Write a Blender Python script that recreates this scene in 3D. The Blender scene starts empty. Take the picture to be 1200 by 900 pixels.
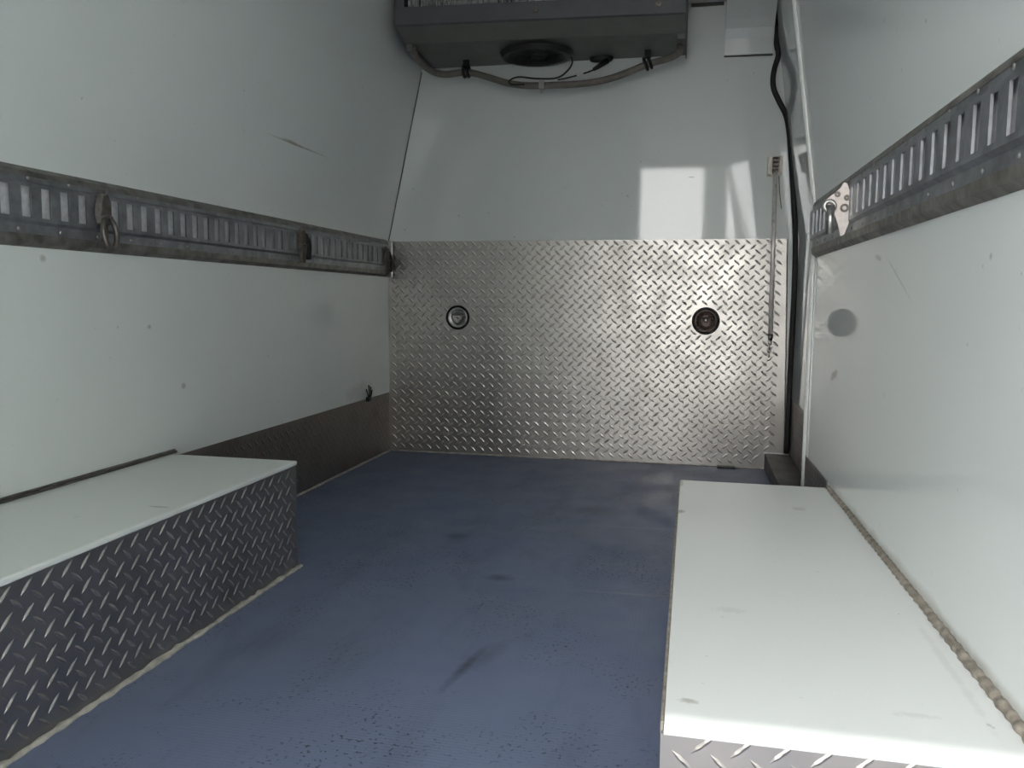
import bpy, bmesh, math, random
from mathutils import Vector, Matrix
random.seed(7)
S = bpy.context.scene
COL = S.collection

# ------------------------------------------------------------------ camera, world, exposure
FPX = 960.13
cam_d = bpy.data.cameras.new('camera'); cam = bpy.data.objects.new('camera', cam_d); COL.objects.link(cam)
cam_d.sensor_fit = 'HORIZONTAL'; cam_d.sensor_width = 36.0; cam_d.lens = 36.0 * FPX / 1200.0
cam_d.clip_start = 0.02
yaw, pitch, roll = 0.2144, 0.1013, 0.0089
fw = Vector((-math.sin(yaw)*math.cos(pitch), math.cos(yaw)*math.cos(pitch), -math.sin(pitch)))
rt = Vector((math.cos(yaw), math.sin(yaw), 0)); up = rt.cross(fw)
rt = math.cos(roll)*rt + math.sin(roll)*up; up = rt.cross(fw)
cam.matrix_world = Matrix(((rt.x, up.x, -fw.x, 0.0), (rt.y, up.y, -fw.y, 0.0), (rt.z, up.z, -fw.z, 0.70), (0, 0, 0, 1)))
S.camera = cam
W = bpy.data.worlds.new('overcast_sky'); S.world = W; W.use_nodes = True
bg = W.node_tree.nodes['Background']
bg.inputs['Color'].default_value = (1.0, 0.995, 0.975, 1); bg.inputs['Strength'].default_value = 10.0
vs = S.view_settings
vs.view_transform = 'Standard'; vs.look = 'None'; vs.gamma = 1.0; vs.use_curve_mapping = False; vs.exposure = 0.12

# ------------------------------------------------------------------ main measures (metres)
D = 3.5716            # bulkhead face
XL = -1.36            # left lining face below the rail
XR = 0.358            # right lining face below the rail
XD = 0.42             # inner face of the side door
ZC = 1.915            # ceiling
YB = -0.20            # rear end of the load space
YE = 2.555            # front end of the right lining (side door opening)
ZK = 0.963            # height where the linings start to lean in
LL, LR = 0.217, 0.139 # lean of the linings

# ------------------------------------------------------------------ helpers
def root_loc(o):
    v = Vector((0, 0, 0))
    while o is not None:
        v += o.location; o = o.parent
    return v

def obj(name, bm, mat, parent=None, kind=None, label=None, smooth=False):
    """links a bmesh given in world coordinates as one mesh object"""
    me = bpy.data.meshes.new(name)
    if parent is not None:
        bmesh.ops.translate(bm, verts=bm.verts, vec=-root_loc(parent))
    bmesh.ops.recalc_face_normals(bm, faces=bm.faces)
    if smooth:
        for f in bm.faces: f.smooth = True
    bm.to_mesh(me); bm.free()
    me.materials.append(mat)
    o = bpy.data.objects.new(name, me); COL.objects.link(o)
    if parent is not None: o.parent = parent
    if kind: o['kind'] = kind
    if label: o['label'] = label
    return o

def thing(name, label, cat, loc, group=None):
    o = bpy.data.objects.new(name, None); COL.objects.link(o); o.location = loc
    o.empty_display_size = 0.05
    o['label'] = label; o['category'] = cat
    if group: o['group'] = group
    return o

def tag(o, label, cat, group=None):
    o['label'] = label; o['category'] = cat
    if group: o['group'] = group
    return o

def NB(): return bmesh.new()

def box(bm, x0, x1, y0, y1, z0, z1, bev=0.0, seg=2):
    g = bmesh.ops.create_cube(bm, size=1.0)
    vs_ = g['verts']
    for v in vs_:
        v.co = Vector((x0 + (v.co.x+.5)*(x1-x0), y0 + (v.co.y+.5)*(y1-y0), z0 + (v.co.z+.5)*(z1-z0)))
    if bev > 0:
        es = list({e for v in vs_ for e in v.link_edges})
        bmesh.ops.bevel(bm, geom=es, offset=bev, segments=seg, affect='EDGES', profile=0.5)
    return bm

def prism_y(bm, prof, y0, y1):
    """profile of (x, z) extruded along y"""
    a = [bm.verts.new((x, y0, z)) for x, z in prof]; b = [bm.verts.new((x, y1, z)) for x, z in prof]
    n = len(prof)
    bm.faces.new(a); bm.faces.new(b[::-1])
    for i in range(n):
        j = (i+1) % n; bm.faces.new((a[i], b[i], b[j], a[j]))
    return bm

def prism_x(bm, prof0, x0, prof1, x1):
    """two (y, z) profiles joined between x0 and x1"""
    a = [bm.verts.new((x0, y, z)) for y, z in prof0]; b = [bm.verts.new((x1, y, z)) for y, z in prof1]
    n = len(prof0)
    bm.faces.new(a); bm.faces.new(b[::-1])
    for i in range(n):
        j = (i+1) % n; bm.faces.new((a[i], b[i], b[j], a[j]))
    return bm

def smooth_path(pts, sub=6):
    out = []; P = [Vector(p) for p in pts]
    for i in range(len(P)-1):
        p0 = P[max(i-1, 0)]; p1 = P[i]; p2 = P[i+1]; p3 = P[min(i+2, len(P)-1)]
        for k in range(sub):
            t = k/sub
            out.append(0.5*((2*p1) + (p2-p0)*t + (2*p0-5*p1+4*p2-p3)*t*t + (-p0+3*p1-3*p2+p3)*t**3))
    out.append(P[-1]); return out

def tube(bm, path, rad, seg=8, cap=True):
    path = [Vector(p) for p in path]; n = len(path)
    rf = rad if callable(rad) else (lambda t: rad)
    t0 = (path[1]-path[0]).normalized()
    ref = Vector((0, 0, 1)) if abs(t0.z) < 0.9 else Vector((1, 0, 0))
    u = t0.cross(ref).normalized(); rings = []
    for i in range(n):
        t = (path[min(i+1, n-1)] - path[max(i-1, 0)]).normalized()
        u = (u - t*u.dot(t)).normalized(); w = t.cross(u)
        r = rf(i/(n-1))
        rx, ry = r if isinstance(r, tuple) else (r, r)
        rings.append([bm.verts.new(path[i] + u*math.cos(a)*rx + w*math.sin(a)*ry) for a in [2*math.pi*k/seg for k in range(seg)]])
    for i in range(n-1):
        for k in range(seg):
            bm.faces.new((rings[i][k], rings[i][(k+1) % seg], rings[i+1][(k+1) % seg], rings[i+1][k]))
    if cap:
        bm.faces.new(rings[0][::-1]); bm.faces.new(rings[-1])
    return bm

def ring(bm, c, rad, tr, ax, bx, n=24, seg=8):
    """torus round centre c in the plane of ax, bx"""
    c = Vector(c); ax = Vector(ax); bx = Vector(bx); nz = ax.cross(bx).normalized(); rs = []
    ra, rb = rad if isinstance(rad, tuple) else (rad, rad)
    for i in range(n):
        a = 2*math.pi*i/n; p = c + ax*ra*math.cos(a) + bx*rb*math.sin(a)
        d = (ax*math.cos(a) + bx*math.sin(a)).normalized()
        rs.append([bm.verts.new(p + d*tr*math.cos(q) + nz*tr*math.sin(q)) for q in [2*math.pi*k/seg for k in range(seg)]])
    for i in range(n):
        for k in range(seg):
            bm.faces.new((rs[i][k], rs[i][(k+1) % seg], rs[(i+1) % n][(k+1) % seg], rs[(i+1) % n][k]))
    return bm

def lathe_y(bm, c, prof, n=32):
    """profile of (radius, y offset) spun round an axis along y"""
    c = Vector(c); rs = []
    for r, dy in prof:
        rs.append([bm.verts.new((c.x + max(r, 1e-5)*math.cos(2*math.pi*k/n), c.y + dy, c.z + max(r, 1e-5)*math.sin(2*math.pi*k/n))) for k in range(n)])
    for i in range(len(rs)-1):
        for k in range(n):
            bm.faces.new((rs[i][k], rs[i][(k+1) % n], rs[i+1][(k+1) % n], rs[i+1][k]))
    bmesh.ops.remove_doubles(bm, verts=bm.verts, dist=1e-4)
    return bm

PIT = 0.042
def lugs(o, du, dv, u1, v1, skip=None, u0=0.0, v0=0.0, h=0.0014, L=0.0350, w=0.0094, pit=PIT):
    """raised tread lugs, two crossed directions in turn, on the plane o + u*du + v*dv"""
    o = Vector(o); du = Vector(du).normalized(); dv = Vector(dv).normalized(); n = du.cross(dv)
    V = []; F = []
    half = pit/2
    ni = int((u1-u0)/half) + 2; nj = int((v1-v0)/half) + 2
    for j in range(nj):
        for i in range(ni):
            if (i + j) % 2: continue
            u = u0 + i*half; v = v0 + j*half
            if not (u0+0.006 < u < u1-0.006 and v0+0.006 < v < v1-0.006): continue
            if skip and skip(u, v): continue
            s = 1 if j % 2 == 0 else -1
            a = math.radians(42 + random.uniform(-1.5, 1.5))*s
            d = (math.cos(a), math.sin(a)); q = (-d[1], d[0])
            b = len(V)
            shp = [(-.5*L, 0, 0), (-.2*L, -.5*w, 0), (.2*L, -.5*w, 0), (.5*L, 0, 0), (.2*L, .5*w, 0), (-.2*L, .5*w, 0),
                   (-.26*L, 0, h*.8), (-.08*L, -.1*w, h), (.08*L, .1*w, h), (.26*L, 0, h*.8)]
            for (p, r, z) in shp:
                uu = min(max(u + p*d[0] + r*q[0], u0), u1); vv = min(max(v + p*d[1] + r*q[1], v0), v1)
                V.append(o + du*uu + dv*vv + n*z)
            for f in ((0, 1, 6), (1, 7, 6), (1, 2, 7), (2, 9, 8), (2, 8, 7), (2, 3, 9), (3, 4, 9), (4, 8, 9), (4, 5, 8), (5, 6, 7), (5, 7, 8), (5, 0, 6)):
                F.append([b + k for k in f])
    return V, F

def lug_obj(parent, mat, *a, **k):
    V, F = lugs(*a, **k)
    off = root_loc(parent)
    me = bpy.data.meshes.new('tread_lugs'); me.from_pydata([v - off for v in V], [], F); me.materials.append(mat)
    o = bpy.data.objects.new('tread_lugs', me); COL.objects.link(o); o.parent = parent; o['kind'] = 'stuff'
    return o

# ------------------------------------------------------------------ materials
class NT:
    def __init__(s, name):
        s.m = bpy.data.materials.new(name); s.m.use_nodes = True
        s.t = s.m.node_tree; s.p = s.t.nodes['Principled BSDF']
        s.geo = s.t.nodes.new('ShaderNodeNewGeometry')
        s.pos = s.geo.outputs['Position']
    def n(s, typ, **kw):
        nd = s.t.nodes.new(typ)
        for k, v in kw.items():
            if k in nd.inputs: nd.inputs[k].default_value = v
            else: setattr(nd, k, v)
        return nd
    def l(s, a, b): s.t.links.new(a, b)
    def math(s, op, a, b=None, c=None):
        nd = s.t.nodes.new('ShaderNodeMath'); nd.operation = op
        for i, v in enumerate((a, b, c)):
            if v is None: continue
            if isinstance(v, (int, float)): nd.inputs[i].default_value = v
            else: s.l(v, nd.inputs[i])
        return nd.outputs[0]
    def noise(s, scale, detail=3, rough=.55, vec=None, stretch=None):
        nd = s.n('ShaderNodeTexNoise'); nd.inputs['Scale'].default_value = scale
        nd.inputs['Detail'].default_value = detail; nd.inputs['Roughness'].default_value = rough
        src = vec if vec is not None else s.pos
        if stretch:
            mp = s.n('ShaderNodeMapping'); mp.inputs['Scale'].default_value = stretch; s.l(src, mp.inputs['Vector']); src = mp.outputs[0]
        s.l(src, nd.inputs['Vector']); return nd.outputs['Fac']
    def ramp(s, x, a, b, lo=0.0, hi=1.0):
        nd = s.n('ShaderNodeMapRange'); nd.inputs['From Min'].default_value = a; nd.inputs['From Max'].default_value = b
        nd.inputs['To Min'].default_value = lo; nd.inputs['To Max'].default_value = hi
        s.l(x, nd.inputs['Value']); return nd.outputs[0]
    def mix(s, fac, a, b):
        nd = s.t.nodes.new('ShaderNodeMix'); nd.data_type = 'RGBA'
        for i, v in ((0, fac), (6, a), (7, b)):
            if isinstance(v, (int, float)): nd.inputs[i].default_value = v
            elif isinstance(v, tuple): nd.inputs[i].default_value = (*v, 1) if len(v) == 3 else v
            else: s.l(v, nd.inputs[i])
        return nd.outputs[2]
    def blob(s, c, r, axes=((1, 0, 0), (0, 1, 0)), soft=0.5, wob=0.5, wscale=40):
        """soft ellipse mask round a world point: a stain with a shape of its own"""
        sub = s.n('ShaderNodeVectorMath', operation='SUBTRACT'); s.l(s.pos, sub.inputs[0]); sub.inputs[1].default_value = c
        acc = None
        for ax, rr in zip(axes, r):
            dt = s.n('ShaderNodeVectorMath', operation='DOT_PRODUCT'); s.l(sub.outputs[0], dt.inputs[0]); dt.inputs[1].default_value = ax
            q = s.math('POWER', s.math('MULTIPLY', dt.outputs['Value'], 1/rr), 2.0)
            acc = q if acc is None else s.math('ADD', acc, q)
        acc = s.math('SQRT', acc)
        nz = s.noise(wscale, 2)
        acc = s.math('ADD', acc, s.math('MULTIPLY', s.math('SUBTRACT', nz, 0.5), wob*2))
        return s.ramp(acc, 1.0 - soft, 1.0 + soft*0.3, 1.0, 0.0)
    def out(s, col=None, rough=None, metal=None, spec=None, bump=None, bstr=.3, bdist=.002):
        for key, v in (('Base Color', col), ('Roughness', rough), ('Metallic', metal), ('Specular IOR Level', spec)):
            if v is None: continue
            if isinstance(v, (int, float)): s.p.inputs[key].default_value = v
            elif isinstance(v, tuple): s.p.inputs[key].default_value = (*v, 1)
            else: s.l(v, s.p.inputs[key])
        if bump is not None:
            b = s.n('ShaderNodeBump'); b.inputs['Strength'].default_value = bstr; b.inputs['Distance'].default_value = bdist
            s.l(bump, b.inputs['Height']); s.l(b.outputs[0], s.p.inputs['Normal'])
        return s.m

def grp(name, stains=(), base=(.785, .822, .805), dirt=(.30, .27, .22), rough=.045):
    m = NT(name)
    c = m.mix(m.ramp(m.noise(1.3, 3), .35, .7), base, tuple(x*.955 for x in base))
    sp = m.ramp(m.noise(55, 2, .5), .735, .78, 0, .35)
    c = m.mix(sp, c, (.28, .25, .2))
    for (ctr, r, axes, k, kw) in stains:
        c = m.mix(m.math('MULTIPLY', m.blob(ctr, r, axes, **kw), k), c, dirt)
    r_ = rough
    return m.out(c, r_, 0.0, .5, bump=m.noise(2.0, 1), bstr=.06, bdist=.004)

YZ = ((0, 1, 0), (0, 0, 1))
def rot2(a, deg):
    c, s_ = math.cos(math.radians(deg)), math.sin(math.radians(deg)); u, v = Vector(a[0]), Vector(a[1])
    return (tuple(u*c + v*s_), tuple(v*c - u*s_))

M = {}
M['wall_left'] = grp('white_lining_left', [
    ((-1.306, 2.60, 1.211), (.20, .0035), rot2(YZ, 0), .6, dict(wob=.3, soft=.6)),
    ((-1.306, 2.56, 1.213), (.07, .006), rot2(YZ, -2), .6, dict(wob=.3, soft=.6)),
    ((XL, 1.515, .781), (.010, .009), YZ, .5, dict(wob=.5)),
    ((XL, 1.998, .459), (.010, .009), YZ, .5, dict(wob=.5)),
    ((XL, 1.861, .625), (.008, .006), YZ, .5, dict(wob=.5)),
    ((XL, 3.25, .30), (.16, .05), YZ, .22, dict(wob=.8, wscale=14))])
M['wall_right'] = grp('white_lining_right', [
    ((XR, 2.16, .522), (.050, .012), rot2(YZ, -12), .75, dict(wob=.9, wscale=60)),
    ((XR, 1.75, .79), (.03, .006), rot2(YZ, 10), .4, dict(wob=.7, wscale=60)),
    ((XR, 1.148, .761), (.006, .005), YZ, .45, dict(wob=.5)),
    ((XR, 1.60, .75), (.10, .003), rot2(YZ, 24), .3, dict(wob=.5)),
    ((XR, 1.3, .25), (.8, .012), YZ, .35, dict(wob=.9, wscale=9, soft=.8))])
M['bulkhead'] = grp('white_bulkhead_lining', [((-.02, D, 1.22), (.015, .003), ((1, 0, 0), (0, 0, 1)), .6, {})])
M['grp'] = grp('white_lining')
M['box_top_left'] = grp('white_box_top_left', [
    ((-1.03, 1.42, .283), (.025, .006), ((1, 0, 0), (0, 1, 0)), .6, dict(wob=.7)),
    ((-1.10, 1.0, .283), (.012, .03), ((1, 0, 0), (0, 1, 0)), .4, dict(wob=.7))], base=(.80, .83, .80), rough=.28)
M['box_top_right'] = grp('white_box_top_right', [
    ((.009, .935, .237), (.012, .006), ((1, 0, 0), (0, 1, 0)), .55, dict(wob=.8, wscale=120)),
    ((-.013, 1.82, .237), (.012, .016), ((1, 0, 0), (0, 1, 0)), .7, dict(wob=.6)),
    ((-.016, 2.12, .237), (.010, .05), ((1, 0, 0), (0, 1, 0)), .6, dict(wob=.6)),
    ((.25, 1.91, .237), (.016, .02), ((1, 0, 0), (0, 1, 0)), .3, dict(wob=.6)),
    ((.26, .96, .24), (.03, .006), ((1, 0, 0), (0, 1, 0)), .15, dict(wob=1.2, wscale=110)),
    ((.07, 1.24, .24), (.025, .012), ((1, 0, 0), (0, 1, 0)), .14, dict(wob=1.2, wscale=130)),
    ((.335, 1.10, .24), (.006, .16), ((1, 0, 0), (0, 1, 0)), .12, dict(wob=.9, wscale=50))], base=(.80, .82, .805), rough=.28)

def tread(name, base=(.44, .422, .395), rough=.37, dirt=.25, dcol=(.16, .13, .10)):
    m = NT(name)
    c = m.mix(m.ramp(m.noise(4, 3, .5), .3, .75), base, tuple(x*.88 for x in base))
    c = m.mix(m.ramp(m.noise(9, 3, .5), .55, .85, 0, dirt), c, dcol)
    r_ = m.ramp(m.noise(11, 3, .5), .3, .7, rough*.88, rough*1.15)
    return m.out(c, r_, 1.0, .5)
M['tread'] = tread('tread_plate_aluminium')
M['tread_side'] = tread('tread_plate_worn', base=(.47, .45, .43), rough=.40, dirt=.35)
M['tread_kick'] = tread('tread_plate_dirty', base=(.29, .265, .24), rough=.42, dirt=.6)
M['tread_end'] = tread('tread_plate_bright', base=(.46, .43, .40), rough=.45, dirt=.3)

def simple(name, col, rough=.5, metal=0.0, var=.15, nscale=30, spec=.5):
    m = NT(name)
    c = m.mix(m.ramp(m.noise(nscale, 4), .35, .7), col, tuple(x*(1-var*2) for x in col))
    return m.out(c, m.ramp(m.noise(nscale*.7, 3), .3, .7, rough*.85, min(1, rough*1.15)), metal, spec)
M['rail'] = simple('galvanised_steel', (.40, .41, .43), .42, .85, .2, 25)
M['rail_back'] = simple('zinc_slot_backing', (.80, .80, .82), .5, .15, .12, 60)
M['rail_edge'] = simple('weathered_aluminium_edge', (.36, .34, .31), .5, .8, .25, 30)
M['screw'] = simple('dull_screw_steel', (.45, .44, .42), .4, .9, .1, 80)
M['caulk'] = simple('aged_white_caulk', (.55, .53, .47), .7, 0, .2, 40)
M['caulk_dirty'] = simple('grimy_ribbed_caulk', (.36, .32, .27), .65, 0, .25, 55)
M['gap'] = simple('dark_joint_strip', (.10, .095, .085), .7, 0, .2, 40)
M['rubber'] = simple('black_rubber', (.010, .010, .011), .6, 0, .2, 30)
M['chrome'] = simple('polished_steel', (.82, .77, .75), .3, .2, .1, 30)
M['cream'] = simple('yellowed_plastic', (.95, .89, .78), .4, 0, .15, 50)
M['plate_pale'] = simple('pale_zinc_plate', (.66, .60, .56), .45, .3, .12, 70)
M['darkmetal'] = simple('tarnished_steel', (.22, .20, .18), .4, .8, .2, 60)
M['steel'] = simple('worn_steel', (.50, .50, .49), .33, .95, .2, 60)
M['rust'] = simple('brown_rusted_steel', (.085, .06, .05), .45, .6, .3, 60)
M['brownweb'] = simple('grimy_brown_webbing', (.16, .135, .11), .8, .2, .3, 90)
M['unit'] = simple('grey_unit_casing', (.135, .135, .145), .45, .3, .06, 12)
M['unit_low'] = simple('grey_unit_tray', (.19, .19, .175), .5, .2, .06, 12)
M['fin'] = simple('bare_coil_fins', (.92, .92, .92), .4, .2, .3, 120)
M['black'] = simple('black_plastic', (.015, .015, .016), .5, 0, .2, 40)
M['hose'] = simple('brown_grey_hose', (.22, .195, .17), .55, 0, .15, 40)
M['sill'] = simple('dark_grey_sill', (.15, .145, .135), .55, .2, .15, 18)
M['white_trim'] = simple('white_edge_trim', (.80, .80, .77), .3, 0, .05, 30)
M['concrete'] = simple('grey_yard_asphalt', (.17, .17, .165), .9, 0, .15, 3)
M['post'] = simple('added_post_grey', (.20, .195, .19), .9, 0, .15, 6)
M['render'] = simple('added_building_pale', (.38, .365, .345), .9, 0, .1, 4)
M['paint'] = simple('white_van_paint', (.75, .76, .76), .3, 0, .04, 10)

def floor_mat():
    m = NT('blue_ribbed_floor')
    sep = m.n('ShaderNodeSeparateXYZ'); m.l(m.pos, sep.inputs[0])
    c = m.mix(m.ramp(m.noise(1.6, 4, .6), .35, .7), (.172, .208, .325), (.145, .176, .268))
    c = m.mix(m.ramp(m.noise(5, 6, .65, stretch=(2, .6, 1)), .52, .80, 0, .45), c, (.065, .075, .095))
    # black specks where the surface has been pitted, in patches
    patch = m.ramp(m.noise(3.2, 3, .6), .46, .62)
    speck = m.ramp(m.noise(120, 2, .5), .60, .66)
    c = m.mix(m.math('MULTIPLY', m.math('MULTIPLY', patch, speck), .85), c, (.012, .014, .02))
    # scuffs and rubbed streaks
    XYa = ((1, 0, 0), (0, 1, 0))
    c = m.mix(m.math('MULTIPLY', m.blob((-.405, 1.455, 0), (.10, .011), rot2(XYa, 81), wob=.35, soft=.9), .7), c, (.03, .035, .045))
    c = m.mix(m.math('MULTIPLY', m.blob((-.375, 1.52, 0), (.085, .022), rot2(XYa, 70), wob=.5, soft=.9), .35), c, (.04, .04, .05))
    c = m.mix(m.math('MULTIPLY', m.blob((-.457, 1.968, 0), (.04, .025), XYa, wob=.6, soft=.8), .6), c, (.03, .035, .04))
    c = m.mix(m.math('MULTIPLY', m.blob((-.666, 2.30, 0), (.04, .035), XYa, wob=.6, soft=.8), .5), c, (.03, .035, .04))
    c = m.mix(m.math('MULTIPLY', m.blob((-.31, 2.70, 0), (.12, .07), XYa, wob=.6, soft=.9), .4), c, (.05, .05, .055))
    c = m.mix(m.math('MULTIPLY', m.blob((-.13, 1.93, 0), (.15, .008), rot2(XYa, 2), wob=.3, soft=.7), .30), c, (.32, .33, .36))
    c = m.mix(m.math('MULTIPLY', m.blob((-.14, 2.52, 0), (.17, .012), rot2(XYa, 3), wob=.3, soft=.7), .22), c, (.32, .33, .36))
    k = 2*math.pi/.0078
    sx = m.math('SINE', m.math('MULTIPLY', sep.outputs['X'], k)); sy = m.math('SINE', m.math('MULTIPLY', sep.outputs['Y'], k))
    hgt = m.math('ADD', m.math('MULTIPLY', sx, .5), m.math('MULTIPLY', sy, .5))
    r_ = m.ramp(m.noise(6, 5, .6), .3, .7, .40, .58)
    return m.out(c, r_, 0.0, .45, bump=hgt, bstr=.18, bdist=.0008)
M['floor'] = floor_mat()

# ------------------------------------------------------------------ the setting
def wall_prof(x, s, lean, th, z0=-.06, z1=ZC+.06):
    """vertical lining to ZK, leaning in above; s = outward sign"""
    t = (z1-ZK)*lean
    return [(x, z0), (x, ZK), (x - s*t, z1), (x + s*(th) , z1), (x + s*th, z0)]

flo = obj('floor', box(NB(), XL-.1, XD+.12, YB, D+.05, -.07, 0), M['floor'], kind='structure')
tag(flo, 'blue finely ribbed van floor with black specks and scuffs', 'floor')
wl = obj('wall_left', prism_y(NB(), wall_prof(XL, -1, LL, .10), YB, D+.02), M['wall_left'], kind='structure')
tag(wl, 'glossy white left lining wall, leaning inwards above the slotted rail', 'wall')
wr = obj('wall_right', prism_y(NB(), wall_prof(XR, 1, LR, .09), YB, YE), M['wall_right'], kind='structure')
tag(wr, 'glossy white right lining wall behind the slotted rail', 'wall')
wf = obj('wall_front', box(NB(), XL-.1, XD+.12, D, D+.06, -.06, ZC+.06), M['bulkhead'], kind='structure')
tag(wf, 'white glossy bulkhead at the far end, tread plate on its lower half', 'wall')
ce = obj('ceiling', box(NB(), XL-.1, XD+.12, YB, D+.05, ZC, ZC+.06), M['grp'], kind='structure')
tag(ce, 'white ceiling of the van load space', 'ceiling')
# side door, set back behind the right lining
dr = obj('door_1', prism_y(NB(), wall_prof(XD, 1, LR, .08), YE-.10, D+.0), M['grp'], kind='structure')
tag(dr, 'glossy white side door set back beside the bulkhead', 'door')
# rear: closed left leaf, open right leaf, frame
rb = obj('wall_back', box(box(NB(), XL-.1, XD+.12, YB-.10, YB, 1.86, ZC+.06), XL-.1, -1.30, YB-.10, YB, -.06, 1.86), M['grp'], kind='structure')
tag(rb, 'white frame around the rear door opening', 'wall')
d2 = obj('door_2', box(NB(), -1.30, -.47, YB-.09, YB-.01, 0.0, 1.86, .01), M['grp'], kind='structure')
tag(d2, 'closed white rear door leaf behind the camera', 'door')
d3 = obj('door_3', box(NB(), .40, .47, YB-.12-.84, YB-.12, 0.0, 1.86, .01), M['grp'], kind='structure')
tag(d3, 'open white rear door leaf behind the camera', 'door')
gr = obj('ground', box(NB(), -15, 15, -22, 8, -.80, -.70), M['concrete'], kind='structure')
tag(gr, 'grey asphalt yard outside the open rear door', 'ground')

nb = thing('added_shade_building', 'unseen pale building added behind and to the right of the van to shade its left wall', 'building', (5.0, -9.0, -.70))  # building added out of view to cut skylight reaching the left wall
obj('walls', box(NB(), 1.25, 9.0, -16.0, -1.7, -.70, 4.6), M['render'], nb)
obj('roof', box(NB(), 1.15, 9.1, -16.1, -1.6, 4.6, 4.8), M['sill'], nb)
for k in range(4): obj('window', box(NB(), 1.235, 1.252, -14.6+3.2*k, -13.0+3.2*k, .6, 2.4), M['black'], nb)
po = obj('added_reflection_post', box(box(NB(), .10, .375, -3.25, -3.0, -.70, 3.2, .015), .06, .39, -3.29, -2.96, -.70, -.45, .02), M['post'])  # post added out of view so the bulkhead reflection gets a dark gap
tag(po, 'unseen grey post added behind the van for the dark gap in the bulkhead reflection', 'post')

# bulkhead tread plate, cut out for the door sill
def plate_skip(u, v):
    x = XL + u
    if x > .30 and v < .09: return True
    return (x+1.029)**2 + (v-.623)**2 < .062**2 or (x-.059)**2 + (v-.622)**2 < .064**2
bm = NB()
prof = [(XL+.002, .004), (.316, .004), (.316, .072), (.397, .072), (.372, ZK), (XL+.002, ZK)]
prism_y(bm, prof, D-.004, D+.001)
tp = obj('tread_plate', bm, M['tread'], wf, label='shiny aluminium tread plate lining the lower half of the bulkhead')
lug_obj(tp, M['tread'], (XL, D-.004, 0), (1, 0, 0), (0, 0, 1), XL*-1+.372, ZK-.004, skip=plate_skip, u0=.004, v0=.006)
edge = obj('plate_edge', tube(NB(), [(.374, D-.006, ZK), (.386, D-.006, .55), (.397, D-.006, .075)], .0028, 6), M['steel'], wf)

obj('corner_seam', tube(NB(), [(XL+.0015, D-.0015, ZK), (XL+.0015+LL*(1.70-ZK), D-.0015, 1.70)], .0022, 6), M['gap'], wf)
# kick plates
kl = obj('kick_plate', box(NB(), XL-.001, XL+.003, 1.0, D-.005, .0, .273), M['tread_kick'], wl, label='dirty dark tread plate strip along the foot of the left wall')
lug_obj(kl, M['tread_kick'], (XL+.003, 1.93, 0), (0, 1, 0), (0, 0, 1), D-.005-1.93, .270, v0=.004)
kr = obj('kick_plate', box(NB(), XR-.003, XR+.001, 2.17, YE-.02, .0, .25), M['tread_kick'], wr)
lug_obj(kr, M['tread_kick'], (XR-.003, YE-.02, 0), (0, -1, 0), (0, 0, 1), YE-.03-2.17, .248, v0=.004)
kd = obj('kick_plate', box(NB(), XD-.003, XD+.001, YE+.01, D-.01, .0, .30), M['tread_kick'], dr)
lug_obj(kd, M['tread_kick'], (XD-.003, D-.01, 0), (0, -1, 0), (0, 0, 1), D-.02-YE, .298, v0=.006)

# caulk beads along the floor
def bead(name, pts, r, mat, parent, wob=.25, n=60, seg=6):
    P = smooth_path(pts, max(2, n//max(1, len(pts)-1)))
    for i, p in enumerate(P):
        p += Vector((random.uniform(-1, 1), random.uniform(-1, 1), random.uniform(-1, 1)))*r*wob*.5
    rr = [r*(1+random.uniform(-wob, wob)) for _ in P]; k = len(P)-1
    return obj(name, tube(NB(), P, lambda t: rr[min(k, int(round(t*k)))], seg), mat, parent, smooth=True)
bead('caulk_bead', [(XL+.006, 1.95, .001), (XL+.006, D-.006, .001)], .0055, M['caulk'], flo)
bead('caulk_bead', [(XL+.006, D-.007, .001), (-.55, D-.007, .001)], .005, M['caulk'], flo)
bead('caulk_bead', [(-.55, D-.007, .001), (-.25, D-.007, .0), (.31, D-.007, -.001)], .004, M['caulk_dirty'], flo)

# trims at the front end of the right lining, the sill
def right_x(z): return XR - max(0, z-ZK)*LR
t1 = obj('trim_1', tube(NB(), [(right_x(z)-.001, YE+.002, z) for z in (.0, .4, .8, ZK, 1.2, 1.5, ZC)], (lambda t: (.0085, .0085)), 8), M['white_trim'], kind='structure', smooth=True)
tag(t1, 'white edge trim down the front end of the right wall', 'trim')
t2 = obj('trim_2', tube(NB(), [(XR-.001, YE-.05, z) for z in (.25, .5, .82)], .003, 8), M['white_trim'], kind='structure', smooth=True)
tag(t2, 'thin white bead beside the right wall end, below the rail', 'trim')
t3 = obj('trim_3', box(NB(), .318, XD-.004, YE-.35, D-.006, .001, .067, .004), M['sill'], kind='structure')
tag(t3, 'raised dark grey sill step at the foot of the side door', 'sill')

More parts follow.
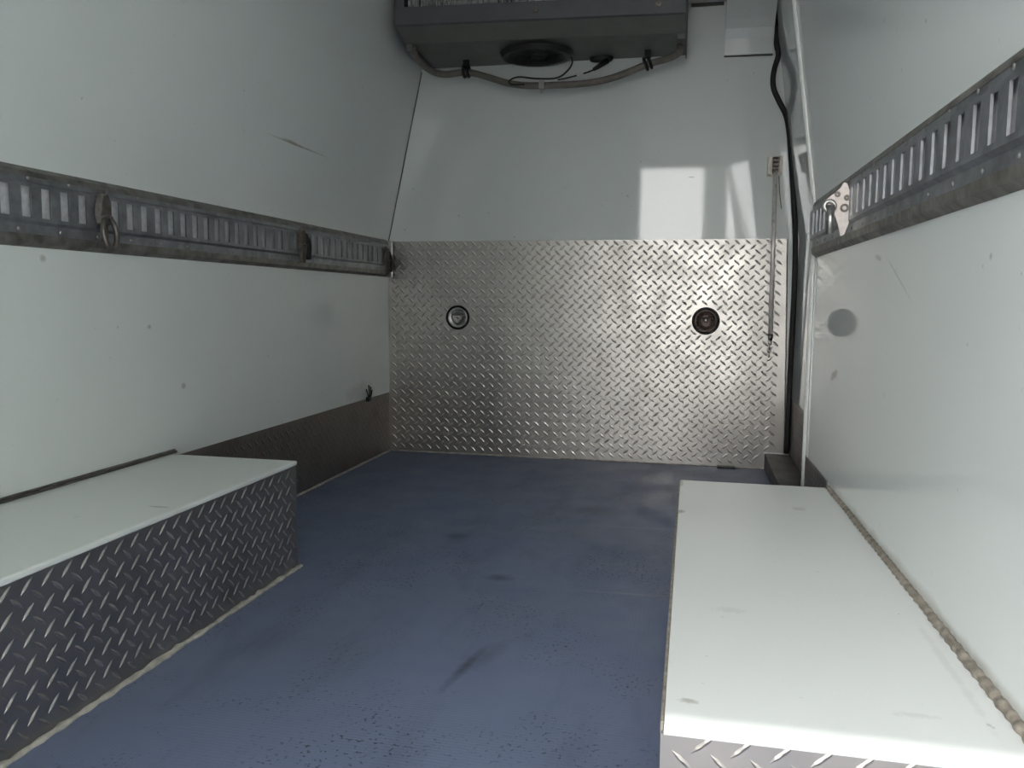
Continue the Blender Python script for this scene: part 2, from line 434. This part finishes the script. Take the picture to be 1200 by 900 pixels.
# ------------------------------------------------------------------ wheel arch boxes
lb = thing('wheel_arch_box', 'left wheel arch box with white top and dark tread plate side', 'wheel box', (-1.17, 1.3, 0), 'wheel arch boxes')
y0, y1 = .66, 1.925
bm = NB(); box(bm, XL+.002, -.986, y0, y1, .271, .283, .004, 3)
obj('top_panel', bm, M['box_top_left'], lb, label='white lid with a rounded front edge')
sp = obj('side_panel', box(NB(), -.994, -.989, y0, y1-.002, .001, .271), M['tread_side'], lb, label='dark worn tread plate side')
lug_obj(sp, M['tread_side'], (-.989, y0, 0), (0, 1, 0), (0, 0, 1), y1-.004-y0, .269, v0=.004, h=.0024, w=.0068)
ep = obj('end_panel', box(NB(), XL+.004, -.994, y1-.007, y1-.002, .001, .271), M['tread_side'], lb)
lug_obj(ep, M['tread_side'], (-.994, y1-.002, 0), (-1, 0, 0), (0, 0, 1), .36, .269, v0=.004)
ep = obj('end_panel', box(NB(), XL+.004, -.994, y0+.002, y0+.007, .001, .271), M['tread_side'], lb)
bead('caulk_bead', [(-.984, y0, .002), (-.984, 1.2, .002), (-.984, y1+.006, .002)], .006, M['caulk'], lb, wob=.35, n=90)
obj('joint_strip', box(NB(), XL+.001, XL+.012, y0, y1+.02, .283, .289, .002), M['gap'], lb)
obj('joint_cap', box(NB(), XL+.001, XL+.006, y0, y1+.02, .289, .293, .001), M['rail_edge'], lb)

rbx = thing('wheel_arch_box', 'right wheel arch box with bright white top and grimy caulk seam', 'wheel box', (.17, 1.5, 0), 'wheel arch boxes')
y0, y1 = .889, 2.152
bm = NB()
lid = [(y0-.006, .222), (y0-.007, .226)] + [(y0+.017-.024*math.cos(a), .226+.0125*math.sin(a)) for a in [math.pi/2*k/8 for k in range(1, 9)]] + [(y1-.003, .2385), (y1, .236), (y1, .222)]
prism_x(bm, lid, -.016, lid, XR-.002)
bmesh.ops.bevel(bm, geom=[e for e in bm.edges if abs(e.verts[0].co.x - e.verts[1].co.x) < 1e-6 and e.verts[0].co.z > .225 and e.verts[1].co.z > .225], offset=.002, segments=2, affect='EDGES')
for v in bm.verts:
    if v.co.x > .3: v.co.x += .0145*(1.7 - v.co.y) - .001
obj('top_panel', bm, M['box_top_right'], rbx, label='bright white lid with a rounded rear edge')
e1 = obj('end_panel', box(NB(), -.020, XR+.008, y0, y0+.005, .001, .223), M['tread_end'], rbx, label='aluminium tread plate end facing the rear')
lug_obj(e1, M['tread_end'], (-.020, y0, 0), (1, 0, 0), (0, 0, 1), XR+.026, .222, v0=.0015, u0=.004, h=.0014, w=.0058)
e2 = obj('end_panel', box(NB(), -.013, XR-.003, y1-.007, y1-.002, .001, .223), M['tread_side'], rbx)
s2 = obj('side_panel', box(NB(), -.018, -.013, y0+.005, y1-.002, .001, .223), M['tread_side'], rbx)
lug_obj(s2, M['tread_side'], (-.018, y1-.002, 0), (0, -1, 0), (0, 0, 1), y1-y0-.01, .222, v0=.006)
obj('side_edge', box(NB(), -.0205, -.0165, y0, y1, .219, .2345, .001), M['caulk_dirty'], rbx)
# ribbed caulk bead between lid and wall
KS = .0145
P = []; rr = []
n = 260; off = 0.0
for i in range(n+1):
    t = i/n; y = y1 - .003 - t*(y1-y0)
    off = off*.92 + random.uniform(-.0004, .0004)
    P.append(Vector((XR + KS*(1.7-y) - .003 + off, y, .2395)))
    rr.append((.0075 + .0009*math.sin(i*1.15) + random.uniform(-.0003, .0004))*(.85 + .25*t))
obj('caulk_bead', tube(NB(), P, lambda t: rr[min(n, int(round(t*n)))], 10), M['caulk_dirty'], rbx, smooth=True, label='thick ribbed brown-grey caulk seam along the wall')

# ------------------------------------------------------------------ slotted cargo rails
def cargo_rail(x, s, y0, y1, zb, pitch, phase, label, skip=()):
    """s = +1 when the rail faces +x (left wall), -1 on the right wall"""
    t = thing('cargo_rail', label, 'cargo rail', (x, (y0+y1)/2, zb), 'slotted cargo rails')
    def P(dx, z): return (x + s*dx, zb + z)
    H = .165
    # flat channel against the wall
    obj('back_plate', prism_y(NB(), [P(.001, .004), P(.004, .004), P(.004, H-.004), P(.001, H-.004)], y0, y1), M['rail_back'], t)
    obj('slot_backing', prism_y(NB(), [P(.004, .05), P(.0085, .053), P(.0085, .129), P(.004, .132)], y0+.002, y1-.002), M['rail_back'], t)
    # bevelled edge strips
    obj('edge_strip', prism_y(NB(), [P(.001, 0), P(.014, .010), P(.016, .026), P(.005, .026), P(.001, .02)], y0, y1), M['rail_edge'], t)
    obj('edge_strip', prism_y(NB(), [P(.001, H), P(.012, H-.010), P(.016, H-.022), P(.005, H-.022), P(.001, H-.01)], y0, y1), M['rail_edge'], t)
    # slotted face: upper and lower flange, shoulders, and the web bars between real slots
    zf = [.024, .046, .052, .060, .122, .128, .133, H-.020]; dx = [.014, .014, .022, .022, .022, .022, .015, .015]
    bm = NB()
    sw = .026
    ys = [y0]; c = phase; cuts = []
    while c + sw/2 < y1 - .012:
        if c - sw/2 > y0 + .012: cuts.append((c-sw/2, c+sw/2)); ys += [c-sw/2, c+sw/2]
        c += pitch
    ys.append(y1)
    hole = lambda a, b: any(abs(a-q[0]) < 1e-6 and abs(b-q[1]) < 1e-6 for q in cuts)
    nz_ = len(zf)
    gf = [[bm.verts.new((x + s*d, y, zb+z)) for z, d in zip(zf, dx)] for y in ys]
    gb = [[bm.verts.new((x + s*(d-.004), y, zb+z)) for z, d in zip(zf, dx)] for y in ys]
    cell = lambda i, j: 0 <= i < len(ys)-1 and 0 <= j < nz_-1 and not (j == 3 and hole(ys[i], ys[i+1]))
    for i in range(len(ys)-1):
        for j in range(nz_-1):
            if not cell(i, j): continue
            bm.faces.new((gf[i][j], gf[i+1][j], gf[i+1][j+1], gf[i][j+1]))
            bm.faces.new((gb[i][j], gb[i][j+1], gb[i+1][j+1], gb[i+1][j]))
            if not cell(i-1, j): bm.faces.new((gf[i][j], gf[i][j+1], gb[i][j+1], gb[i][j]))
            if not cell(i+1, j): bm.faces.new((gf[i+1][j+1], gf[i+1][j], gb[i+1][j], gb[i+1][j+1]))
            if not cell(i, j-1): bm.faces.new((gf[i+1][j], gf[i][j], gb[i][j], gb[i+1][j]))
            if not cell(i, j+1): bm.faces.new((gf[i][j+1], gf[i+1][j+1], gb[i+1][j+1], gb[i][j+1]))
    f_ = obj('slotted_face', bm, M['rail'], t, label='grey steel face pierced by upright slots')
    # rivets
    me = None
    yy = y0 + .05; k = 0
    while yy < y1 - .02:
        for z, d in ((.035, .0140), (.140, .0150)):
            if me is None:
                bm = NB(); bmesh.ops.create_uvsphere(bm, u_segments=8, v_segments=5, radius=1.0)
                bm2 = bm; me = bpy.data.meshes.new('rivet'); bm2.to_mesh(me); bm2.free(); me.materials.append(M['screw'])
            o = bpy.data.objects.new('rivet', me); COL.objects.link(o); o.parent = t
            o.location = Vector((x + s*d, yy + (.03 if z > .1 else 0), zb + z)) - t.location; o.scale = (.0025, .0045, .0045)
        yy += .115; k += 1
    return t
rl = cargo_rail(XL, 1, .70, D-.035, .803, .0533, 1.402-.0533*13, 'slotted steel cargo rail along the left wall with two dark hanging fittings')
rr_ = cargo_rail(XR, -1, .30, YE-.035, .832, .0585, 1.047-.0585*12, 'slotted steel cargo rail along the right wall with a pale plate fitting')
# bright clip over the far end of the left rail
obj('end_clip', box(NB(), XL+.004, XL+.030, D-.034, D-.022, .800, .965, .003), M['steel'], rl, label='bright clip on the far rail end')

# fittings hooked into the left rail
def fitting(name, label, y, zt, kind):
    xf = XL + .024
    t = thing(name, label, 'rail fitting', (xf, y, zt-.12), 'fittings hooked into the left rail')
    bm = NB()
    prof = [(-.014, 0), (.012, .004), (.024, -.02), (.023, -.055), (.016, -.072), (-.017, -.070), (-.025, -.05), (-.022, -.02)]
    a = [bm.verts.new((xf, y+p*1.0, zt+q)) for p, q in prof]; b = [bm.verts.new((xf+.014, y+p*.75, zt+q*.92-.003)) for p, q in prof]
    bm.faces.new(a); bm.faces.new(b[::-1])
    for i in range(len(a)):
        j = (i+1) % len(a); bm.faces.new((a[i], b[i], b[j], a[j]))
    bmesh.ops.bevel(bm, geom=list(bm.edges), offset=.002, segments=1, affect='EDGES')
    obj('spring_body', bm, M['brownweb'] if kind else M['darkmetal'], t)
    obj('crossbar', tube(NB(), [(xf+.014, y-.018, zt-.052), (xf+.017, y, zt-.049), (xf+.014, y+.018, zt-.052)], .0035, 8), M['darkmetal'], t, smooth=True)
    obj('lip', box(NB(), xf, xf+.008, y-.006, y+.008, zt-.004, zt+.010, .002), M['darkmetal'], t)
    if kind == 0:
        obj('oval_ring', ring(NB(), (xf+.018, y+.003, zt-.088), (.022, .036), .0062, (0, 1, 0), (.12, 0, -.99), 28, 8), M['darkmetal'], t, smooth=True)
        obj('strap_end', box(NB(), xf+.004, xf+.007, y-.010, y+.012, zt-.108, zt-.064, .001), M['brownweb'], t)
    else:
        obj('webbing_tail', prism_y(NB(), [(xf+.004, zt-.05), (xf+.018, zt-.058), (xf+.014, zt-.112), (xf+.004, zt-.112)], y-.015, y+.010), M['brownweb'], t)
        obj('black_strap', tube(NB(), smooth_path([(xf+.008, y+.018, zt-.015), (xf+.016, y+.034, zt-.05), (xf+.010, y+.040, zt-.10)]), lambda q: (.005, .010), 8), M['rubber'], t, smooth=True)
    return t
fitting('rail_hook', 'dark rail fitting with a hanging oval ring, nearest on the left rail', 1.672, .935, 0)
fitting('rail_hook', 'brown rail fitting with a webbing tail, midway along the left rail', 2.66, .938, 1)
fitting('rail_hook', 'small dark rail fitting at the bulkhead end of the left rail', 3.47, .925, 1)

# plate fitting standing out from the right rail
xf = XR - .0225; yc = 1.96; zc = .905
pf = thing('rail_anchor_plate', 'pale steel anchor plate with a pin standing out of the right rail', 'rail fitting', (xf, yc, zc-.06))
bm = NB()
prof = [(.002, .040), (.002, -.028), (-.006, -.052), (-.014, -.056), (-.020, -.030), (-.028, -.008), (-.048, -.004), (-.055, .010), (-.050, .022), (-.018, .050), (-.012, .062), (-.005, .060)]
a = [bm.verts.new((xf+p, yc, zc+q)) for p, q in prof]; b = [bm.verts.new((xf+p, yc+.006, zc+q)) for p, q in prof]
bm.faces.new(a); bm.faces.new(b[::-1])
for i in range(len(a)):
    j = (i+1) % len(a); bm.faces.new((a[i], b[i], b[j], a[j]))
obj('plate', bm, M['plate_pale'], pf)
obj('pin', tube(NB(), [(xf-.038, yc-.006, zc+.012), (xf-.038, yc-.006, zc-.052)], .0085, 10), M['steel'], pf, smooth=True)
obj('pin_eye', ring(NB(), (xf-.040, yc-.004, zc+.010), .011, .0045, (1, 0, 0), (0, 0, 1), 18, 8), M['steel'], pf, smooth=True)
for px_, pz_, r_ in ((-.008, .006, .007), (-.004, .028, .004), (-.024, .036, .004)):
    obj('rivet', ring(NB(), (xf+px_, yc-.001, zc+pz_), r_, .0025, (1, 0, 0), (0, 0, 1), 12, 6), M['darkmetal'], pf)

# the right lining converges slightly towards the front: shift its pieces with it
def shear(o):
    base = root_loc(o)
    if o.type == 'MESH' and o.data.users == 1:
        for v in o.data.vertices: v.co.x += KS*(1.7 - (v.co.y + base.y))
    elif o.type == 'MESH':
        o.location.x += KS*(1.7 - base.y)
    for ch in o.children: shear(ch)
for o in (wr, rr_, t1, t2, pf, kr): 
    if o is not kr: shear(o)

# ------------------------------------------------------------------ recessed tie-down rings in the bulkhead plate
def tie_ring(x, z, rad, m1, m2, label):
    y = D - .004
    t = thing('recessed_tie_down', label, 'tie-down ring', (x, y, z-rad), 'recessed tie-down rings in the bulkhead plate')
    obj('rubber_rim', lathe_y(NB(), (x, y, z), [(rad*.80, -.002), (rad*.82, -.007), (rad*.92, -.009), (rad, -.005), (rad, 0)], 36), M['rubber'], t, smooth=True)
    obj('dish', lathe_y(NB(), (x, y, z), [(rad*.82, -.005), (rad*.74, -.0065), (rad*.66, -.004), (rad*.5, -.0012), (0, -.0008)], 36), m1, t, smooth=True)
    s = rad*.44
    path = [(x-s, z+s*.55), (x+s, z+s*.55), (x+s*1.02, z), (x+s*.62, z-s*.85), (x, z-s*1.12), (x-s*.62, z-s*.85), (x-s*1.02, z), (x-s, z+s*.55)]
    obj('d_ring', tube(NB(), smooth_path([(p, y-.0065, q) for p, q in path], 5), rad*.085, 8), m2, t, smooth=True)
    obj('hinge_clip', box(NB(), x-s*.5, x+s*.5, y-.010, y-.003, z+s*.50, z+s*.95, .0015), m2, t)
    obj('centre_bolt', lathe_y(NB(), (x, y, z+.002), [(rad*.15, -.001), (rad*.14, -.006), (rad*.07, -.008), (0, -.008)], 12), M['steel'], t, smooth=True)
    return t
tie_ring(-1.029, .623, .055, M['steel'], M['darkmetal'], 'shiny steel recessed tie-down ring at the left of the bulkhead plate')
tie_ring(.059, .622, .058, M['rust'], M['rust'], 'dark rusty recessed tie-down ring at the right of the bulkhead plate')

# ------------------------------------------------------------------ stay rod with bracket
st = thing('stay_rod', 'polished steel rod hanging from a cream bracket beside the side door', 'rod', (.313, D, .48))
bm = NB()
box(bm, .283, .341, D-.012, D-.001, 1.215, 1.292, .003)
box(bm, .283, .297, D-.040, D-.010, 1.218, 1.292, .003); box(bm, .329, .341, D-.040, D-.010, 1.222, 1.292, .003)
obj('bracket', bm, M['cream'], st, label='yellowed cream plastic bracket')
bm = NB(); box(bm, .304, .322, D-.034, D-.012, 1.222, 1.290, .003)
for k in range(4): tube(bm, [(.303, D-.036, 1.284-.016*k), (.313, D-.041, 1.282-.016*k), (.323, D-.036, 1.284-.016*k)], .0045, 6)
cl = obj('ribbed_clamp', bm, M['darkmetal'], st)
obj('rod', tube(NB(), [(.3135, D-.034, 1.235), (.317, D-.034, .9), (.3205, D-.034, .565)], .0088, 12), M['chrome'], st, smooth=True)
obj('rod_end', tube(NB(), [(.3205, D-.034, .572), (.3205, D-.034, .556), (.319, D-.034, .546)], lambda t: .012 - .005*t, 10), M['darkmetal'], st, smooth=True)
for k in range(4):
    ax = ((1, 0, 0), (0, 0, 1)) if k % 2 == 0 else ((0, 1, 0), (0, 0, 1))
    obj('chain_link', ring(NB(), (.3185, D-.032+.004*k, .537-.0165*k), (.0065, .0105), .0024, ax[0], ax[1], 12, 6), M['steel'], st, smooth=True)
obj('wire_clip', tube(NB(), smooth_path([(.330, D-.012, 1.215), (.336, D-.006, 1.15), (.346, D-.004, 1.085)]), .002, 6), M['darkmetal'], st)

# ------------------------------------------------------------------ door seal
seal = smooth_path([(.316, 3.555, 1.912), (.300, 3.552, 1.85), (.292, 3.55, 1.795), (.300, 3.55, 1.73), (.308, 3.55, 1.69), (.296, 3.55, 1.64), (.291, 3.55, 1.595), (.297, 3.55, 1.555),
                    (.318, 3.55, 1.51), (.345, 3.55, 1.458), (.360, 3.55, 1.40), (.372, 3.55, 1.305), (.389, 3.55, 1.134), (.4035, 3.55, .962), (.4075, 3.55, .75), (.4065, 3.55, .543), (.4055, 3.55, .3), (.4035, 3.55, .075)], 5)
so = obj('door_seal', tube(NB(), seal, lambda t: ((.0065 + .0085*min(1, max(0, (t-.40)/.25))), .011), 10), M['rubber'], smooth=True)
tag(so, 'loose black rubber door seal running down the bulkhead corner', 'door seal')

# ------------------------------------------------------------------ refrigeration unit under the ceiling
xl, xr = -1.138, -.056
def uy(x): return .065*(x-xl)/(xr-xl)       # the unit hangs slightly askew
un = thing('evaporator_unit', 'grey refrigeration evaporator unit under the ceiling at the bulkhead', 'refrigeration unit', (-.6, 3.35, 1.71))
def sect(pts, x): return [(y + (uy(x) if y < D-.02 else 0), z) for y, z in pts]
tray = [(D-.003, 1.714), (3.20, 1.724), (3.20, 1.734), (D-.003, 1.728)]
obj('drip_tray', prism_x(NB(), sect(tray, xl), xl, sect(tray, xr), xr), M['unit_low'], un)
slope = [(3.198, 1.708), (3.085, 1.738), (3.085, 1.75), (3.198, 1.728)]
obj('sloped_panel', prism_x(NB(), sect(slope, xl), xl, sect(slope, xr), xr), M['unit_low'], un)
front = [(3.085, 1.738), (3.075, 1.742), (3.075, 1.806), (3.095, 1.806), (3.095, 1.75)]
obj('front_panel', prism_x(NB(), sect(front, xl), xl, sect(front, xr), xr), M['unit'], un)
obj('coil_surround', box(NB(), xl, xl+.035, 3.078, 3.10, 1.806, ZC-.002), M['unit'], un)
obj('coil_surround', box(NB(), xr-.40, xr, 3.11, 3.14, 1.806, ZC-.002), M['unit'], un)
obj('coil_backing', box(NB(), xl+.03, xr-.02, 3.165, 3.18, 1.80, ZC-.002), M['black'], un)
fm = NB(); i = 0; x = xl+.05
while x < xr-.41:
    y = 3.09 + uy(x)
    w_ = random.uniform(.0018, .0042)
    z_ = 1.802
    while z_ < ZC-.03:
        z2 = min(z_ + random.uniform(.012, .05), ZC-.004); d_ = random.choice((0, 0, .006, .02))
        box(fm, x, x+w_, y-.010+d_, y+.02+d_, z_, z2)
        z_ = z2 + random.uniform(0, .006)
    x += random.uniform(.007, .013)
fo = obj('coil_fins', fm, M['fin'], un, kind='stuff')
sides = [(D-.003, 1.70), (3.20, 1.708), (3.08, 1.737), (3.074, ZC-.003), (D-.003, ZC-.003)]
obj('side_panel', prism_x(NB(), sect(sides, xl), xl-.004, sect(sides, xl), xl), M['unit'], un)
obj('side_panel', prism_x(NB(), sect(sides, xr), xr, sect(sides, xr), xr+.004), M['unit'], un)
obj('tray_flange', box(NB(), xr-.028, xr-.001, 3.27, 3.275, 1.69, 1.713), M['unit_low'], un)
obj('tray_flange', box(NB(), xl+.001, xl+.024, 3.20, 3.205, 1.68, 1.713), M['unit_low'], un)
def flat_disc(bm, c, rx, ry, h):
    c = Vector(c); n = 32
    a = [bm.verts.new(c + Vector((rx*math.cos(2*math.pi*k/n), ry*math.sin(2*math.pi*k/n), 0))) for k in range(n)]
    b = [bm.verts.new(c + Vector((rx*.93*math.cos(2*math.pi*k/n), ry*.93*math.sin(2*math.pi*k/n), -h))) for k in range(n)]
    e = [bm.verts.new(c + Vector((rx*.80*math.cos(2*math.pi*k/n), ry*.80*math.sin(2*math.pi*k/n), -h))) for k in range(n)]
    g = [bm.verts.new(c + Vector((rx*.72*math.cos(2*math.pi*k/n), ry*.72*math.sin(2*math.pi*k/n), -h*.2))) for k in range(n)]
    for p, q in ((a, b), (b, e), (e, g)):
        for k in range(n): bm.faces.new((p[k], p[(k+1) % n], q[(k+1) % n], q[k]))
    bm.faces.new(g)
    return bm
fan = obj('fan_housing', flat_disc(NB(), (-.655, 3.425, 1.713), .152, .135, .020), M['black'], un, label='round black fan opening in the tray')
hb = NB(); flat_disc(hb, (-.655, 3.425, 1.709), .045, .04, .012)
obj('fan_hub', hb, M['black'], fan)
for k in range(5):
    a = 2*math.pi*k/5 + .3
    bm = NB(); c = Vector((-.655, 3.425, 1.706)); d = Vector((math.cos(a), math.sin(a), 0)); q = Vector((-d.y, d.x, 0))
    v = [bm.verts.new(c + d*r_ + q*w_ + Vector((0, 0, z_))) for r_, w_, z_ in ((.04, -.015, -.004), (.10, -.03, -.006), (.10, .03, .004), (.04, .015, .003))]
    bm.faces.new(v); bmesh.ops.solidify(bm, geom=list(bm.faces), thickness=.002)
    obj('fan_blade', bm, M['black'], fan)
obj('drain_outlet', flat_disc(NB(), (-.40, 3.535, 1.713), .050, .030, .014), M['black'], un)
for x in (-.60, -.15):
    bm = NB(); lathe_y(bm, (x, 3.075+uy(x), 1.775), [(.012, 0), (.010, -.004), (0, -.005)], 10); obj('screw', bm, M['darkmetal'], un)

hp = smooth_path([(-1.118, 3.22, 1.70), (-1.130, 3.30, 1.685), (-1.115, 3.42, 1.668), (-1.06, 3.46, 1.657), (-.966, 3.47, 1.664), (-.88, 3.47, 1.642), (-.79, 3.47, 1.612), (-.70, 3.47, 1.597), (-.60, 3.47, 1.594),
                  (-.476, 3.47, 1.594), (-.38, 3.47, 1.604), (-.29, 3.47, 1.628), (-.205, 3.47, 1.658), (-.13, 3.46, 1.672), (-.085, 3.44, 1.685), (-.076, 3.40, 1.70)], 5)
ho = thing('drain_hose', 'brown-grey drain hose sagging below the refrigeration unit', 'hose', (-.6, 3.47, 1.58))
obj('hose', tube(NB(), hp, .0135, 12), M['hose'], ho, smooth=True)
for c, ax in (((-.966, 3.47, 1.668), (1, 0, .05)), ((-.205, 3.47, 1.662), (1, 0, .4))):
    bm = NB(); ax = Vector(ax).normalized(); v1 = ax.cross(Vector((0, 1, 0))).normalized()
    for dd in (-.009, .009): ring(bm, Vector(c)+ax*dd, (.021, .023), .006, Vector((0, 1, 0)), v1, 18, 8)
    box(bm, c[0]-.012, c[0]+.012, c[1]-.008, c[1]+.008, c[2]+.02, 1.713)
    obj('hose_clip', bm, M['rubber'], ho, label='black rubber hose clip')
bm = NB(); box(bm, -.650, -.628, 3.452, 3.488, 1.578, 1.612, .004); obj('joint_band', bm, M['caulk'], ho, label='pale band around the middle of the hose')
bm = NB(); tube(bm, [(-.640, 3.47, 1.580), (-.640, 3.47, 1.566)], .005, 8); obj('drip_nib', bm, M['caulk'], ho)

c1 = obj('cable', tube(NB(), smooth_path([(-.515, 3.44, 1.698), (-.51, 3.45, 1.675), (-.53, 3.455, 1.645), (-.575, 3.452, 1.617), (-.66, 3.45, 1.618), (-.735, 3.45, 1.628), (-.775, 3.452, 1.615), (-.765, 3.455, 1.600), (-.71, 3.455, 1.598)], 6), .0035, 8), M['rubber'], smooth=True)
tag(c1, 'thin black cable looping from the fan to the hose', 'cable')
c2 = thing('cable', 'black cable with a white joint running to the small outlet', 'cable', (-.47, 3.46, 1.61))
obj('wire', tube(NB(), smooth_path([(-.375, 3.52, 1.698), (-.39, 3.50, 1.675), (-.43, 3.47, 1.645), (-.47, 3.46, 1.630), (-.53, 3.455, 1.616), (-.57, 3.455, 1.61)], 6), .0032, 8), M['rubber'], c2, smooth=True)
obj('connector', tube(NB(), [(-.372, 3.51, 1.692), (-.405, 3.485, 1.664), (-.425, 3.475, 1.650)], lambda t: .012-.005*t, 8), M['rubber'], c2, smooth=True)
obj('white_joint', tube(NB(), [(-.465, 3.46, 1.632), (-.492, 3.458, 1.625)], .006, 8), M['white_trim'], c2)

# corner cover beside the unit
cv = thing('corner_cover', 'white box cover in the upper corner above the door seal', 'cover', (.2, D, 1.70))
ccp = [(D-.002, 1.700), (D-.018, 1.700), (D-.03, 1.76), (D-.045, 1.795), (D-.075, 1.825), (D-.13, 1.862), (D-.22, ZC-.002), (D-.002, ZC-.002)]
obj('cover_panel', prism_x(NB(), ccp, .098, ccp, .288), M['grp'], cv)
obj('cover_seam', tube(NB(), [(.097, D-.003, 1.699), (.288, D-.003, 1.697)], .0025, 6), M['gap'], cv)
# ceiling joint strip at the bulkhead between unit and cover
cs = obj('trim_4', box(NB(), -.04, .09, D-.012, D-.001, ZC-.012, ZC-.001), M['gap'], kind='structure')
tag(cs, 'dark joint strip where bulkhead meets ceiling', 'trim')

# frayed wire ends above the left kick plate
wt = thing('wire_stub', 'frayed black wire ends poking out above the left kick plate', 'wire', (XL, 3.30, .27))
for dy, hh, lean in ((-.012, .045, -.012), (.0, .06, .004), (.012, .05, .016), (.02, .035, .022)):
    obj('wire_strand', tube(NB(), smooth_path([(XL+.005, 3.30+dy*.3, .268), (XL+.012, 3.30+dy, .285), (XL+.008, 3.30+dy+lean, .272+hh)]), .0025, 6), M['rubber'], wt)
obj('wire_base', box(NB(), XL+.001, XL+.014, 3.285, 3.318, .262, .282, .003), M['rubber'], wt)
# small black drain slot at the foot of the bulkhead plate
ds = obj('drain_slot', box(NB(), .125, .20, D-.040, D-.012, .0005, .008, .002), M['black'])
tag(ds, 'small black drain cap on the floor at the bulkhead foot', 'drain')
